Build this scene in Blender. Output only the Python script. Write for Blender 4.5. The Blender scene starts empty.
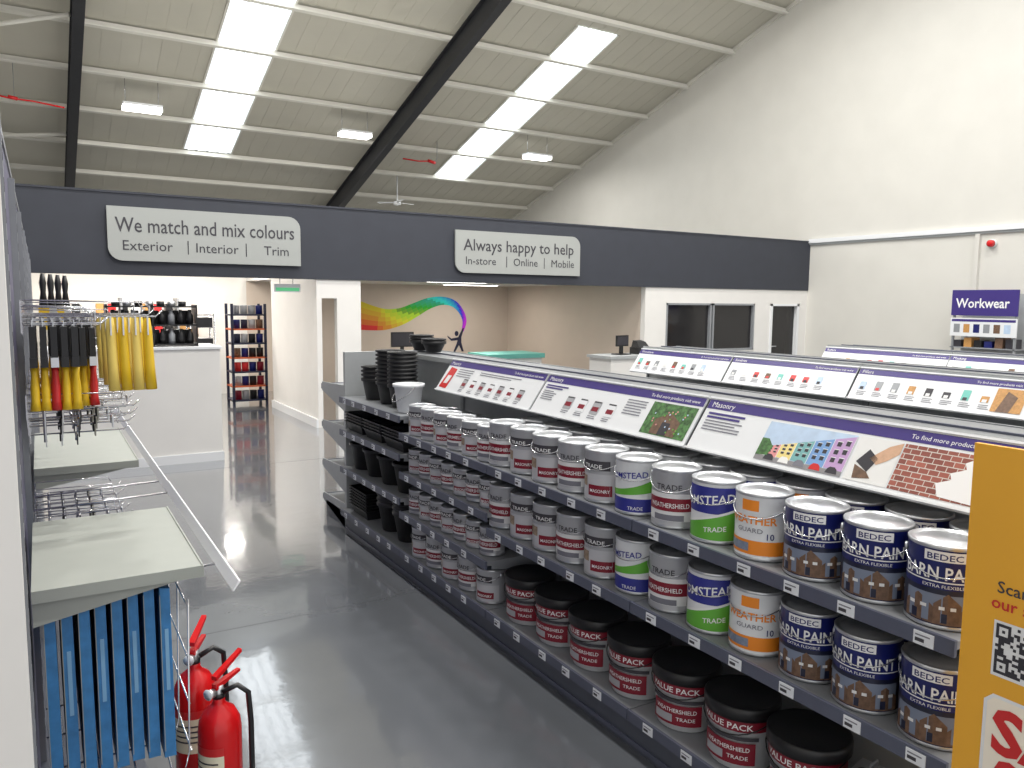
import bpy, math, random, colorsys
from mathutils import Vector, Matrix
random.seed(3)
scene = bpy.context.scene
scene.view_settings.view_transform = 'Standard'

# ---------------------------------------------------------------- materials
_m = {}
def M(name, col, rough=.5, metal=0., emit=0., noise=0., nscale=15., bump=0.):
    if name in _m: return _m[name]
    m = bpy.data.materials.new(name); m.use_nodes = True
    nt = m.node_tree; b = nt.nodes['Principled BSDF']
    c = (col[0], col[1], col[2], 1)
    b.inputs['Base Color'].default_value = c
    b.inputs['Roughness'].default_value = rough
    b.inputs['Metallic'].default_value = metal
    if emit:
        b.inputs['Emission Color'].default_value = c
        b.inputs['Emission Strength'].default_value = emit
    if noise or bump:
        tc = nt.nodes.new('ShaderNodeTexCoord'); n = nt.nodes.new('ShaderNodeTexNoise')
        n.inputs['Scale'].default_value = nscale; n.inputs['Detail'].default_value = 4
        nt.links.new(tc.outputs['Object'], n.inputs['Vector'])
        if noise:
            r = nt.nodes.new('ShaderNodeValToRGB')
            r.color_ramp.elements[0].position = .3; r.color_ramp.elements[1].position = .7
            r.color_ramp.elements[0].color = tuple(max(0, x*(1-noise)) for x in col)+(1,)
            r.color_ramp.elements[1].color = tuple(min(1, x*(1+noise)) for x in col)+(1,)
            nt.links.new(n.outputs['Fac'], r.inputs['Fac'])
            nt.links.new(r.outputs['Color'], b.inputs['Base Color'])
        if bump:
            bp = nt.nodes.new('ShaderNodeBump'); bp.inputs['Strength'].default_value = bump
            bp.inputs['Distance'].default_value = .01
            nt.links.new(n.outputs['Fac'], bp.inputs['Height'])
            nt.links.new(bp.outputs['Normal'], b.inputs['Normal'])
    _m[name] = m
    return m
def S(r, g, b):
    f = lambda v: ((v/255+.055)/1.055)**2.4 if v > 10 else v/255/12.92
    return (f(r), f(g), f(b))

WHITE = M('white_paint', S(226, 224, 220), .55, noise=.02, nscale=3)
WALLR = M('gable_paint', S(210, 208, 201), .6, noise=.02, nscale=2)
OFFW = M('offwhite_paint', S(226, 223, 217), .6, noise=.02, nscale=3)
BEIGE = M('beige_paint', S(205, 191, 177), .6, noise=.02, nscale=3)
CHAR = M('charcoal_fascia', S(52, 55, 64), .65, noise=.05, nscale=4)
LINER = M('roof_liner', S(196, 193, 180), .55, noise=.02, nscale=2)
PURL = M('purlin_paint', S(222, 220, 211), .5)
BLACKSTEEL = M('black_steel', S(40, 41, 45), .5, noise=.1)
SKYL = M('rooflight_panel', (.86, .94, 1.0), .4, emit=1.2)
SKYB = M('rooflight_glow_strip', (.9, .96, 1.0), .4, emit=4)
LED = M('led_panel', (1, .97, .92), .4, emit=9)
SHELF = M('shelf_grey', S(144, 147, 151), .4, .1, noise=.03)
SHELFL = M('shelf_light_grey', S(174, 177, 178), .4, .1, noise=.03)
LIDG = M('top_cap_grey', S(126, 128, 131), .4, .2, noise=.03)
SHELFG = M('shelf_green_grey', S(158, 162, 155), .5, noise=.02)
RAIL = M('price_rail', S(86, 90, 106), .35, noise=.04)
DKRAIL = M('plinth_grey', S(80, 84, 94), .4, noise=.04)
TAG = M('price_tag', S(225, 228, 232), .5)
WPLAST = M('white_plastic', S(228, 230, 232), .35)
PURPLE = M('purple_print', S(62, 48, 122), .4)
GREYINK = M('grey_ink', S(120, 120, 130), .6)
DARKINK = M('dark_ink', S(62, 60, 66), .6)
WINK = M('white_ink', S(236, 236, 236), .5)
MAROON = M('maroon_print', S(130, 22, 42), .4)
REDP = M('red_print', S(205, 45, 45), .4)
SILVER = M('tin_steel', S(198, 200, 203), .28, .75)
CHROME = M('chrome_wire', S(205, 205, 208), .2, .9)
TINGREY = M('tin_grey_print', S(176, 177, 181), .35, .2)
NAVY = M('navy_print', S(24, 32, 100), .3)
NAVY2 = M('navy_dark_print', S(30, 34, 58), .35, noise=.3, nscale=40)
ORANGE = M('orange_print', S(238, 140, 40), .4)
GREEN = M('green_print', S(100, 175, 60), .4)
BLUEP = M('blue_print', S(48, 52, 140), .4)
BLACKP = M('black_plastic', S(28, 28, 30), .4, noise=.1)
BROWN = M('brown_print', S(110, 84, 66), .5, noise=.3, nscale=60)
SIGNG = M('sign_silver', S(164, 167, 164), .4, .1)
YEL = M('yellow_plastic', S(232, 192, 40), .4)
CREAM = M('cream_foam', S(240, 212, 110), .6)
RED = M('red_enamel', S(205, 22, 26), .22)
BLUEPK = M('blue_card', S(54, 118, 172), .4, noise=.15, nscale=30)
TAN = M('tan_edge', S(150, 150, 140), .6)
TEAL = M('teal_laminate', S(110, 190, 178), .4)
GLASS = M('dark_glass', S(40, 39, 40), .08)

# ---------------------------------------------------------------- mesh builder
class Frame:
    def __init__(s, o, U, V):
        s.o = Vector(o); s.U = Vector(U).normalized(); s.V = Vector(V).normalized(); s.N = s.U.cross(s.V)
    def p(s, u, v, n=0): return s.o+s.U*u+s.V*v+s.N*n
WORLD = Frame((0, 0, 0), (1, 0, 0), (0, 1, 0))
_txt = {}
def text_data(t, bold=0.):
    k = (t, bold)
    if k in _txt: return _txt[k]
    cu = bpy.data.curves.new('t', 'FONT'); cu.body = t; cu.size = 1; cu.resolution_u = 2; cu.offset = bold
    ob = bpy.data.objects.new('t', cu); scene.collection.objects.link(ob)
    bpy.context.view_layer.update()
    me = bpy.data.meshes.new_from_object(ob.evaluated_get(bpy.context.evaluated_depsgraph_get()))
    vs = [(v.co.x, v.co.y) for v in me.vertices]; fs = [tuple(p.vertices) for p in me.polygons]
    if vs:
        x0 = min(v[0] for v in vs); vs = [(x-x0, y) for x, y in vs]; w = max(v[0] for v in vs)
    else: w = 0
    bpy.data.objects.remove(ob); bpy.data.curves.remove(cu); bpy.data.meshes.remove(me)
    _txt[k] = (vs, fs, w); return _txt[k]

class MB:
    def __init__(s): s.v = []; s.f = []; s.mi = []; s.sm = []; s.mats = []
    def mi_(s, m):
        if m not in s.mats: s.mats.append(m)
        return s.mats.index(m)
    def add(s, vs, fs, m, smooth=False):
        b = len(s.v); s.v += [tuple(v) for v in vs]; i = s.mi_(m)
        for f in fs: s.f.append(tuple(b+k for k in f)); s.mi.append(i); s.sm.append(smooth)
    def hexa(s, P, m):
        s.add(P, [(0, 3, 2, 1), (4, 5, 6, 7), (0, 1, 5, 4), (1, 2, 6, 5), (2, 3, 7, 6), (3, 0, 4, 7)], m)
    def fb(s, F, u0, u1, v0, v1, n0, n1, m):
        s.hexa([F.p(u0, v0, n0), F.p(u1, v0, n0), F.p(u1, v1, n0), F.p(u0, v1, n0),
                F.p(u0, v0, n1), F.p(u1, v0, n1), F.p(u1, v1, n1), F.p(u0, v1, n1)], m)
    def box(s, x0, x1, y0, y1, z0, z1, m): s.fb(WORLD, x0, x1, y0, y1, z0, z1, m)
    def fq(s, F, u0, u1, v0, v1, n, m): s.add([F.p(u0, v0, n), F.p(u1, v0, n), F.p(u1, v1, n), F.p(u0, v1, n)], [(0, 1, 2, 3)], m)
    def fpoly(s, F, pts, n, m, thick=0):
        k = len(pts); top = [F.p(a, b, n) for a, b in pts]
        s.add(top, [tuple(range(k))], m)
        if thick:
            bot = [F.p(a, b, n-thick) for a, b in pts]
            s.add(top+bot, [tuple(range(2*k-1, k-1, -1))]+[(i, i+k, (i+1) % k+k, (i+1) % k) for i in range(k)], m)
    def lathe(s, prof, c, m, n=24, smooth=True):
        vs = []
        for p in prof:
            for i in range(n):
                a = 2*math.pi*i/n; vs.append((c[0]+p[0]*math.cos(a), c[1]+p[0]*math.sin(a), c[2]+p[1]))
        b = len(s.v); s.v += vs
        for j in range(len(prof)-1):
            mm = prof[j][2] if len(prof[j]) > 2 else m
            for i in range(n):
                s.f.append((b+j*n+i, b+j*n+(i+1) % n, b+(j+1)*n+(i+1) % n, b+(j+1)*n+i)); s.mi.append(s.mi_(mm)); s.sm.append(smooth)
        if prof[0][0] > 1e-5:
            s.f.append(tuple(b+i for i in reversed(range(n)))); s.mi.append(s.mi_(m)); s.sm.append(False)
        if prof[-1][0] > 1e-5:
            k = b+(len(prof)-1)*n; s.f.append(tuple(k+i for i in range(n))); s.mi.append(s.mi_(prof[-1][2] if len(prof[-1]) > 2 else m)); s.sm.append(False)
    def tube(s, pts, r, m, n=6):
        pts = [Vector(p) for p in pts]; vs = []
        for i, p in enumerate(pts):
            d = (pts[min(i+1, len(pts)-1)]-pts[max(i-1, 0)]).normalized()
            a = Vector((0, 0, 1)) if abs(d.z) < .9 else Vector((1, 0, 0))
            e1 = d.cross(a).normalized(); e2 = d.cross(e1)
            rr = r[i] if isinstance(r, (list, tuple)) else r
            for k in range(n):
                t = 2*math.pi*k/n; vs.append(p+e1*math.cos(t)*rr+e2*math.sin(t)*rr)
        fs = []
        for i in range(len(pts)-1):
            for k in range(n): fs.append((i*n+k, (i+1)*n+k, (i+1)*n+(k+1) % n, i*n+(k+1) % n))
        fs.append(tuple(range(n))); fs.append(tuple((len(pts)-1)*n+k for k in reversed(range(n))))
        s.add(vs, fs, m, True)
    def text(s, F, t, u, v, size, m, n=.002, bold=0., align='l', width=None):
        vs, fs, w = text_data(t, bold)
        k = size
        kx = size if width is None or w == 0 else width/w
        off = {'l': 0, 'c': -w*kx/2, 'r': -w*kx}[align]
        s.add([F.p(u+off+x*kx, v+y*k, n) for x, y in vs], fs, m)
    # printing wrapped round a cylinder of radius r about z, s=0 faces -X
    def wp(s, r, a, z, dr): return (-(r+dr)*math.cos(a/r), -(r+dr)*math.sin(a/r), z)
    def wrect(s, r, a0, a1, z0, z1, m, dr=.0008):
        n = max(1, int(abs(a1-a0)/r/.2)); vs = []; fs = []
        for i in range(n+1):
            a = a0+(a1-a0)*i/n; vs += [s.wp(r, a, z0, dr), s.wp(r, a, z1, dr)]
        for i in range(n): fs.append((2*i, 2*i+2, 2*i+3, 2*i+1))
        s.add(vs, fs, m, True)
    def wband(s, r, a0, a1, flo, fhi, m, dr=.0012, n=16):
        vs = []; fs = []
        for i in range(n+1):
            t = i/n; a = a0+(a1-a0)*t; vs += [s.wp(r, a, flo(t), dr), s.wp(r, a, fhi(t), dr)]
        for i in range(n): fs.append((2*i, 2*i+2, 2*i+3, 2*i+1))
        s.add(vs, fs, m, True)
    def wpoly(s, r, pts, m, dr=.0012):
        s.add([s.wp(r, a, z, dr) for a, z in pts], [tuple(range(len(pts)))], m)
    def wtext(s, r, t, a, z, size, m, dr=.0018, bold=0., width=None, slope=0):
        vs, fs, w = text_data(t, bold); kx = size if width is None else width/w
        s.add([s.wp(r, a-w*kx/2+x*kx, z+y*size+slope*(x*kx-w*kx/2), dr) for x, y in vs], fs, m)
    def mesh(s, name):
        me = bpy.data.meshes.new(name); me.from_pydata(s.v, [], s.f)
        for m in s.mats: me.materials.append(m)
        me.polygons.foreach_set('material_index', s.mi); me.polygons.foreach_set('use_smooth', s.sm)
        me.update(); return me
    def obj(s, name, loc=(0, 0, 0), rz=0):
        o = bpy.data.objects.new(name, s.mesh(name)); scene.collection.objects.link(o)
        o.location = loc; o.rotation_euler = (0, 0, rz)
        return o
def place(me, name, loc, rz=0, sc=1):
    o = bpy.data.objects.new(name, me); scene.collection.objects.link(o); o.location = loc; o.rotation_euler = (0, 0, rz); o.scale = (sc, sc, sc); return o

# ---------------------------------------------------------------- camera
H = 1.8; TH = math.radians(31.2); PT = math.radians(6.04); RO = .0095
R0 = Vector((math.cos(TH), -math.sin(TH), 0)); Fw = Vector((math.sin(TH)*math.cos(PT), math.cos(TH)*math.cos(PT), -math.sin(PT)))
U0 = R0.cross(Fw); Rv = R0*math.cos(RO)+U0*math.sin(RO); Uv = -R0*math.sin(RO)+U0*math.cos(RO)
cam = bpy.data.objects.new('camera', bpy.data.cameras.new('camera')); scene.collection.objects.link(cam)
cam.matrix_world = Matrix(((Rv.x, Uv.x, -Fw.x, 0), (Rv.y, Uv.y, -Fw.y, 0), (Rv.z, Uv.z, -Fw.z, H), (0, 0, 0, 1)))
cam.data.lens = 27.42; cam.data.sensor_width = 36; cam.data.clip_start = .02
scene.camera = cam

# ---------------------------------------------------------------- room shell
XR = 13.6; YB = 24.; YN = -4.; XL = -5.; D = 10.7
def rz(y): return 11.45-.305*y
def sbox(b, x0, x1, y0, y1, d0, d1, m):   # box hanging d0..d1 below the roof plane
    b.hexa([(x0, y0, rz(y0)-d1), (x1, y0, rz(y0)-d1), (x1, y1, rz(y1)-d1), (x0, y1, rz(y1)-d1),
            (x0, y0, rz(y0)-d0), (x1, y0, rz(y0)-d0), (x1, y1, rz(y1)-d0), (x0, y1, rz(y1)-d0)], m)
fm = bpy.data.materials.new('epoxy_floor'); fm.use_nodes = True; nt = fm.node_tree; bs = nt.nodes['Principled BSDF']
tc = nt.nodes.new('ShaderNodeTexCoord'); n1 = nt.nodes.new('ShaderNodeTexNoise'); n1.inputs['Scale'].default_value = .6; n1.inputs['Detail'].default_value = 6
n2 = nt.nodes.new('ShaderNodeTexNoise'); n2.inputs['Scale'].default_value = 6; n2.inputs['Detail'].default_value = 4
nt.links.new(tc.outputs['Object'], n1.inputs['Vector']); nt.links.new(tc.outputs['Object'], n2.inputs['Vector'])
cr = nt.nodes.new('ShaderNodeValToRGB'); cr.color_ramp.elements[0].color = S(94, 97, 102)+(1,); cr.color_ramp.elements[1].color = S(108, 111, 116)+(1,)
cr.color_ramp.elements[0].position = .3; cr.color_ramp.elements[1].position = .7
nt.links.new(n1.outputs['Fac'], cr.inputs['Fac']); nt.links.new(cr.outputs['Color'], bs.inputs['Base Color'])
bp = nt.nodes.new('ShaderNodeBump'); bp.inputs['Strength'].default_value = .1; bp.inputs['Distance'].default_value = .01
nt.links.new(n2.outputs['Fac'], bp.inputs['Height']); nt.links.new(bp.outputs['Normal'], bs.inputs['Normal']); nt.links.new(bp.outputs['Normal'], bs.inputs['Coat Normal'])
bs.inputs['Roughness'].default_value = .16; bs.inputs['Specular IOR Level'].default_value = .6
bs.inputs['Coat Weight'].default_value = 1; bs.inputs['Coat Roughness'].default_value = .055; bs.inputs['Coat IOR'].default_value = 1.5
b = MB(); b.box(XL, XR+.2, YN, YB, -.1, 0, fm)
JN = M('floor_joint', S(84, 86, 90), .25)
for yy in (4.3, 8.6): b.box(.45, 13.5, yy, yy+.006, 0, .0006, JN)
b.obj('floor')
b = MB(); sbox(b, XL, XR+.2, YN, YB+.2, -.15, 0, LINER)
x = XL+.2
while x < XR:
    sbox(b, x, x+.02, YN, YB, 0, .006, LINER); x += .333
b.obj('ceiling')
b = MB(); y = 23.0
while y > 3: sbox(b, XL, XR, y, y+.03, .03, .13, PURL); sbox(b, XL, XR, y-.045, y+.03, .125, .14, PURL); y -= 1.43
b.obj('roof_purlins')
for X in (.77, 7.3, -4.1):
    b = MB()
    sbox(b, X-.09, X+.09, YN, YB-.02, .141, .165, BLACKSTEEL); sbox(b, X-.02, X+.02, YN, YB-.02, .165, .6, BLACKSTEEL)
    sbox(b, X-.09, X+.09, YN, YB-.02, .6, .62, BLACKSTEEL)
    b.box(X-.09, X+.09, YB-.4, YB-.02, 0, rz(YB)-.3, BLACKSTEEL)   # portal column
    b.obj('steel_rafter')
for X0, X1, Y0, Y1 in ((3.1, 4.15, 4, 20.1), (9.6, 10.6, 13.4, 20.3), (9.6, 10.6, 3, 10.5)):
    b = MB(); sbox(b, X0, X1, Y0, Y1, .01, .02, SKYL)
    for i in range(4):
        xx = X0+.08+i*(X1-X0-.1)/4
        sbox(b, xx, xx+.17, Y0, Y1, .02, .024, SKYB)
    sbox(b, X0-.04, X0, Y0, Y1, .008, .04, PURL); sbox(b, X1, X1+.04, Y0, Y1, .008, .04, PURL)
    b.obj('rooflight')
b = MB()
b.hexa([(XR, YN, 0), (XR+.2, YN, 0), (XR+.2, YB, 0), (XR, YB, 0), (XR, YN, rz(YN)), (XR+.2, YN, rz(YN)), (XR+.2, YB, rz(YB)), (XR, YB, rz(YB))], WALLR); b.obj('wall_right')
b = MB(); b.box(XR-.07, XR, YN, D, 3.04, 3.12, WPLAST); b.box(XR-.035, XR, YN, D, 3.0, 3.04, SHELFL)
b.box(XR-.05, XR, 7.3, 7.37, 0, 3.0, WALLR); b.obj('trim_ledge')
b = MB(); sbox(b, XR-.03, XR, YN, YB, .0, .08, PURL); b.obj('trim_verge')
b = MB(); b.box(XL-.2, XL, YN, YB, 0, rz(YN), WHITE); b.obj('wall_left')
b = MB(); b.box(XL, XR, YB, YB+.2, 0, 4.3, WHITE); b.obj('wall_rear')

b = MB(); b.box(-.6, XR, D, D+.13, 2.08, 3.06, CHAR); b.box(-.6, XR, D-.01, D+.14, 3.06, 3.085, CHAR); b.obj('fascia_bulkhead')
YP = D+.02; ZP = 2.078
b = MB()
b.box(3.31, 3.38, YP, YP+.12, 0, ZP, WHITE); b.box(3.6, 3.95, YP, YP+.12, 0, ZP, WHITE); b.box(3.38, 3.6, YP, YP+.12, 1.82, ZP, WHITE)
b.box(3.31, 3.42, YP+.125, 13.2, 0, 2.6, WHITE); b.obj('wall_corridor')
b = MB(); b.box(3.28, 3.31, YP, 13.2, 0, .12, WPLAST); b.obj('baseboard_corridor')
b = MB()
for a, c in [(9.25, 9.75), (12.05, 12.5), (13.35, XR)]: b.box(a, c, YP, YP+.12, 0, ZP, WHITE)
b.box(9.75, 12.05, YP, YP+.12, 0, .9, WHITE); b.box(9.75, 12.05, YP, YP+.12, 1.8, ZP, WHITE); b.box(12.5, 13.35, YP, YP+.12, 1.8, ZP, WHITE)
b.obj('wall_partition')
for i, (a, c) in enumerate(((9.75, 10.88), (10.92, 12.05))):
    b = MB(); b.box(a+.03, c-.03, YP+.05, YP+.06, .93, 1.77, GLASS)
    b.box(a, a+.035, YP-.01, YP+.1, .9, 1.8, SHELF); b.box(c-.035, c, YP-.01, YP+.1, .9, 1.8, SHELF)
    b.box(a, c, YP-.01, YP+.1, 1.765, 1.8, SHELF); b.box(a, c, YP-.01, YP+.1, .9, .935, SHELF); b.obj('window_%d' % (i+1))
b = MB(); b.box(12.56, 13.29, YP+.06, YP+.1, 0, 1.76, GLASS); b.box(12.5, 12.56, YP-.02, YP+.12, 0, 1.8, WPLAST); b.box(13.29, 13.35, YP-.02, YP+.12, 0, 1.8, WPLAST)
b.box(12.5, 13.35, YP-.02, YP+.12, 1.76, 1.8, WPLAST); b.tube([(12.62, YP+.02, .95), (12.74, YP+.02, .95)], .012, SILVER); b.box(12.61, 12.63, YP+.02, YP+.06, .94, .96, SILVER); b.obj('door_1')
b = MB(); b.box(9.25, 9.37, YP+.13, 15.5, 0, 2.14, BEIGE); b.obj('wall_recess_side')
b = MB(); b.box(3.42, 9.25, 15.5, 15.6, 0, 2.14, BEIGE); b.obj('wall_recess_back')
b = MB(); b.box(-.6, 3.42, 15.5, 15.6, 0, 2.6, OFFW); b.obj('wall_corridor_back')
b = MB(); b.box(3.42, 9.37, D+.16, 15.6, 2.14, 2.2, WHITE); b.obj('ceiling_recess')
b = MB(); b.box(-.6, 3.42, D+.16, 15.6, 2.6, 2.66, WHITE); b.obj('ceiling_tinting')
b = MB(); b.box(-.7, -.6, D, 15.6, 0, 2.66, OFFW); b.obj('wall_tinting')

# ---------------------------------------------------------------- lights
def area(parent, loc, sx, sy, W, col=(1, .97, .93)):
    l = bpy.data.lights.new('lamp', 'AREA'); l.shape = 'RECTANGLE'; l.size = sx; l.size_y = sy; l.energy = W; l.color = col
    o = bpy.data.objects.new('lamp', l); scene.collection.objects.link(o); o.location = loc; o.parent = parent
rows = [(17.5, (1.95, 6.35, 11.3)), (9.0, (1.5, 5.5, 9.5)), (4.2, (1.5, 5.5, 9.5)), (-.5, (1.5, 5.5, 9.5))]  # rows after the first are out of view, added for even shop light
for Y, XS in rows:
    for X in XS:
        z = rz(Y)-.6; b = MB()
        b.box(-.36, .36, -.17, .17, .05, .1, WPLAST); b.box(-.35, .35, -.16, .16, -.02, .05, LED)
        for sx in (-.3, .3): b.tube([(sx, 0, .1), (sx, 0, .58)], .008, CHROME)
        o = b.obj('high_bay_light', (X, Y, z))
        area(o, (0, 0, -.05), .7, .3, (60 if X > 10 else 130) if Y > 17 else 225)
for X, Y, Z, W in ((1.2, 12.2, 2.6, 60), (2.4, 14.2, 2.6, 60), (.6, 14.2, 2.6, 40), (6.3, 12.2, 2.14, 36), (7.6, 14.2, 2.14, 22)):  # tinting-side panels are unseen fill lights, added to brighten the back walls
    b = MB(); b.box(-.6, .6, -.15, .15, -.02, 0, WPLAST); b.box(-.57, .57, -.12, .12, -.024, -.02, LED)
    o = b.obj('ceiling_light_and_fill', (X, Y, Z)); area(o, (0, 0, -.04), 1.1, .25, W, (1, .95, .88))
w = bpy.data.worlds.new('world'); scene.world = w; w.use_nodes = True
w.node_tree.nodes['Background'].inputs[0].default_value = (.99, .99, 1, 1); w.node_tree.nodes['Background'].inputs[1].default_value = 1.1

# ---------------------------------------------------------------- fascia signs
FF = Frame((0, D, 0), (1, 0, 0), (0, 0, 1))
def sgn(x0, x1, z0, z1, title, subs, tw):
    b = MB(); r = .16; pts = [(x0, z1), (x0, z0+r)]
    for i in range(7):
        t = math.pi+math.pi/2*i/6; pts.append((x0+r+r*math.cos(t), z0+r+r*math.sin(t)))
    pts += [(x1, z0), (x1, z1-r)]
    for i in range(7):
        t = math.pi/2*i/6; pts.append((x1-r+r*math.cos(t), z1-r+r*math.sin(t)))
    b.fpoly(FF, pts, .05, SIGNG, .03)
    for u in (x0+.3, x1-.3): b.fb(FF, u, u+.05, z0+.1, z1-.1, .001, .025, SHELF)
    W = x1-x0
    b.text(FF, title, (x0+x1)/2, z1-.3, .25, DARKINK, .053, .006, 'c', tw)
    for t, u in subs: b.text(FF, t, x0+u*W, z0+.13, .17, DARKINK, .053, 0, 'c', None)
    for k in range(len(subs)-1):
        u = x0+W*(.385 if k == 0 else .69); b.fq(FF, u, u+.012, z0+.1, z0+.27, .053, DARKINK)
    b.obj('hanging_sign')
sgn(.75, 3.08, 2.25, 2.9, 'We match and mix colours', [('Exterior', .19), ('Interior', .54), ('Trim', .86)], 2.16)
sgn(5.43, 7.75, 2.23, 2.87, 'Always happy to help', [('In-store', .19), ('Online', .54), ('Mobile', .85)], 2.05)

# ---------------------------------------------------------------- mural
b = MB(); FM = Frame((0, 15.495, 0), (1, 0, 0), (0, 0, 1))
cl = [(5.2, 1.5, .36), (5.55, 1.5, .31), (5.93, 1.43, .26), (6.25, 1.4, .22), (6.6, 1.46, .18), (6.93, 1.6, .15), (7.25, 1.74, .12), (7.58, 1.8, .09), (7.86, 1.74, .075), (8.05, 1.56, .06), (8.13, 1.35, .05), (8.08, 1.13, .03)]
def cat(t):
    i = min(int(t), len(cl)-2); f = t-i
    P = [cl[max(0, min(len(cl)-1, i+k))] for k in (-1, 0, 1, 2)]
    return [.5*(2*P[1][k]+(P[2][k]-P[0][k])*f+(2*P[0][k]-5*P[1][k]+4*P[2][k]-P[3][k])*f*f+(3*P[1][k]-P[0][k]-3*P[2][k]+P[3][k])*f**3) for k in range(3)]
N = 66; lanes = 5
pts = [cat(i*(len(cl)-1)/N) for i in range(N+1)]
for i in range(N):
    for L in range(lanes):
        P = []
        for j, e in ((i, 0), (i+1, 0), (i+1, 1), (i, 1)):
            a = pts[max(0, j-1)]; c = pts[min(N, j+1)]; dx, dz = c[0]-a[0], c[1]-a[1]; q = math.hypot(dx, dz); nx, nz = -dz/q, dx/q
            w_ = pts[j][2]*(((L+e)/lanes)*2-1); P.append((pts[j][0]+nx*w_, pts[j][1]+nz*w_))
        t = i/N; h = min(.8, .0+.03*L+max(0, t-.2)**1.05*1.05); q = round(h*30)
        c = colorsys.hsv_to_rgb(q/30, .97, .4 if .25 < q/30 < .45 else .68)
        b.fpoly(FM, P, .0, M('mural_%02d' % q, c, .6))
sil = M('mural_figure', S(30, 32, 60), .6)
b.fpoly(FM, [(8.12, 1.2), (8.08, 1.2), (7.98, 1.02), (7.93, .85), (7.85, .68), (7.89, .66), (7.99, .82), (8.06, .68), (8.11, .68), (8.05, .88), (8.05, 1.0)], .002, sil)
b.fpoly(FM, [(7.93+.05*math.cos(k*math.pi/5), 1.08+.06*math.sin(k*math.pi/5)) for k in range(10)], .002, sil)
b.fpoly(FM, [(7.98, 1.0), (7.8, .97), (7.7, 1.04), (7.71, 1.0), (7.8, .92), (7.97, .93)], .002, sil)
b.obj('wall_mural')

# ---------------------------------------------------------------- paint tins
def tin_base(b, r, h, body, lid=SILVER, handle=True):
    b.lathe([(r*.97, 0, SILVER), (r*1.012, .003, SILVER), (r*1.012, .008, SILVER), (r, .011, body), (r, h-.012, SILVER), (r*1.02, h-.009, SILVER), (r*1.02, h-.002, SILVER),
             (r*.97, h, SILVER), (r*.93, h-.006, lid), (r*.8, h-.006, lid), (r*.77, h-.003, lid), (0, h-.003, lid)], (0, 0, 0), body, 28)
    if handle:
        P = []
        for i in range(15):
            t = math.pi*i/14; P.append((-(r+.009)*math.sin(t), (r+.004)*math.cos(t), h*.83-math.sin(t)*h*.2))
        b.tube(P, .0022, CHROME, 5)
        for sg in (1, -1): b.tube([(0, sg*(r-.002), h*.83), (0, sg*(r+.007), h*.83)], .011, SILVER, 10)
LABW = M('label_white', S(226, 226, 226), .45)
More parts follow.
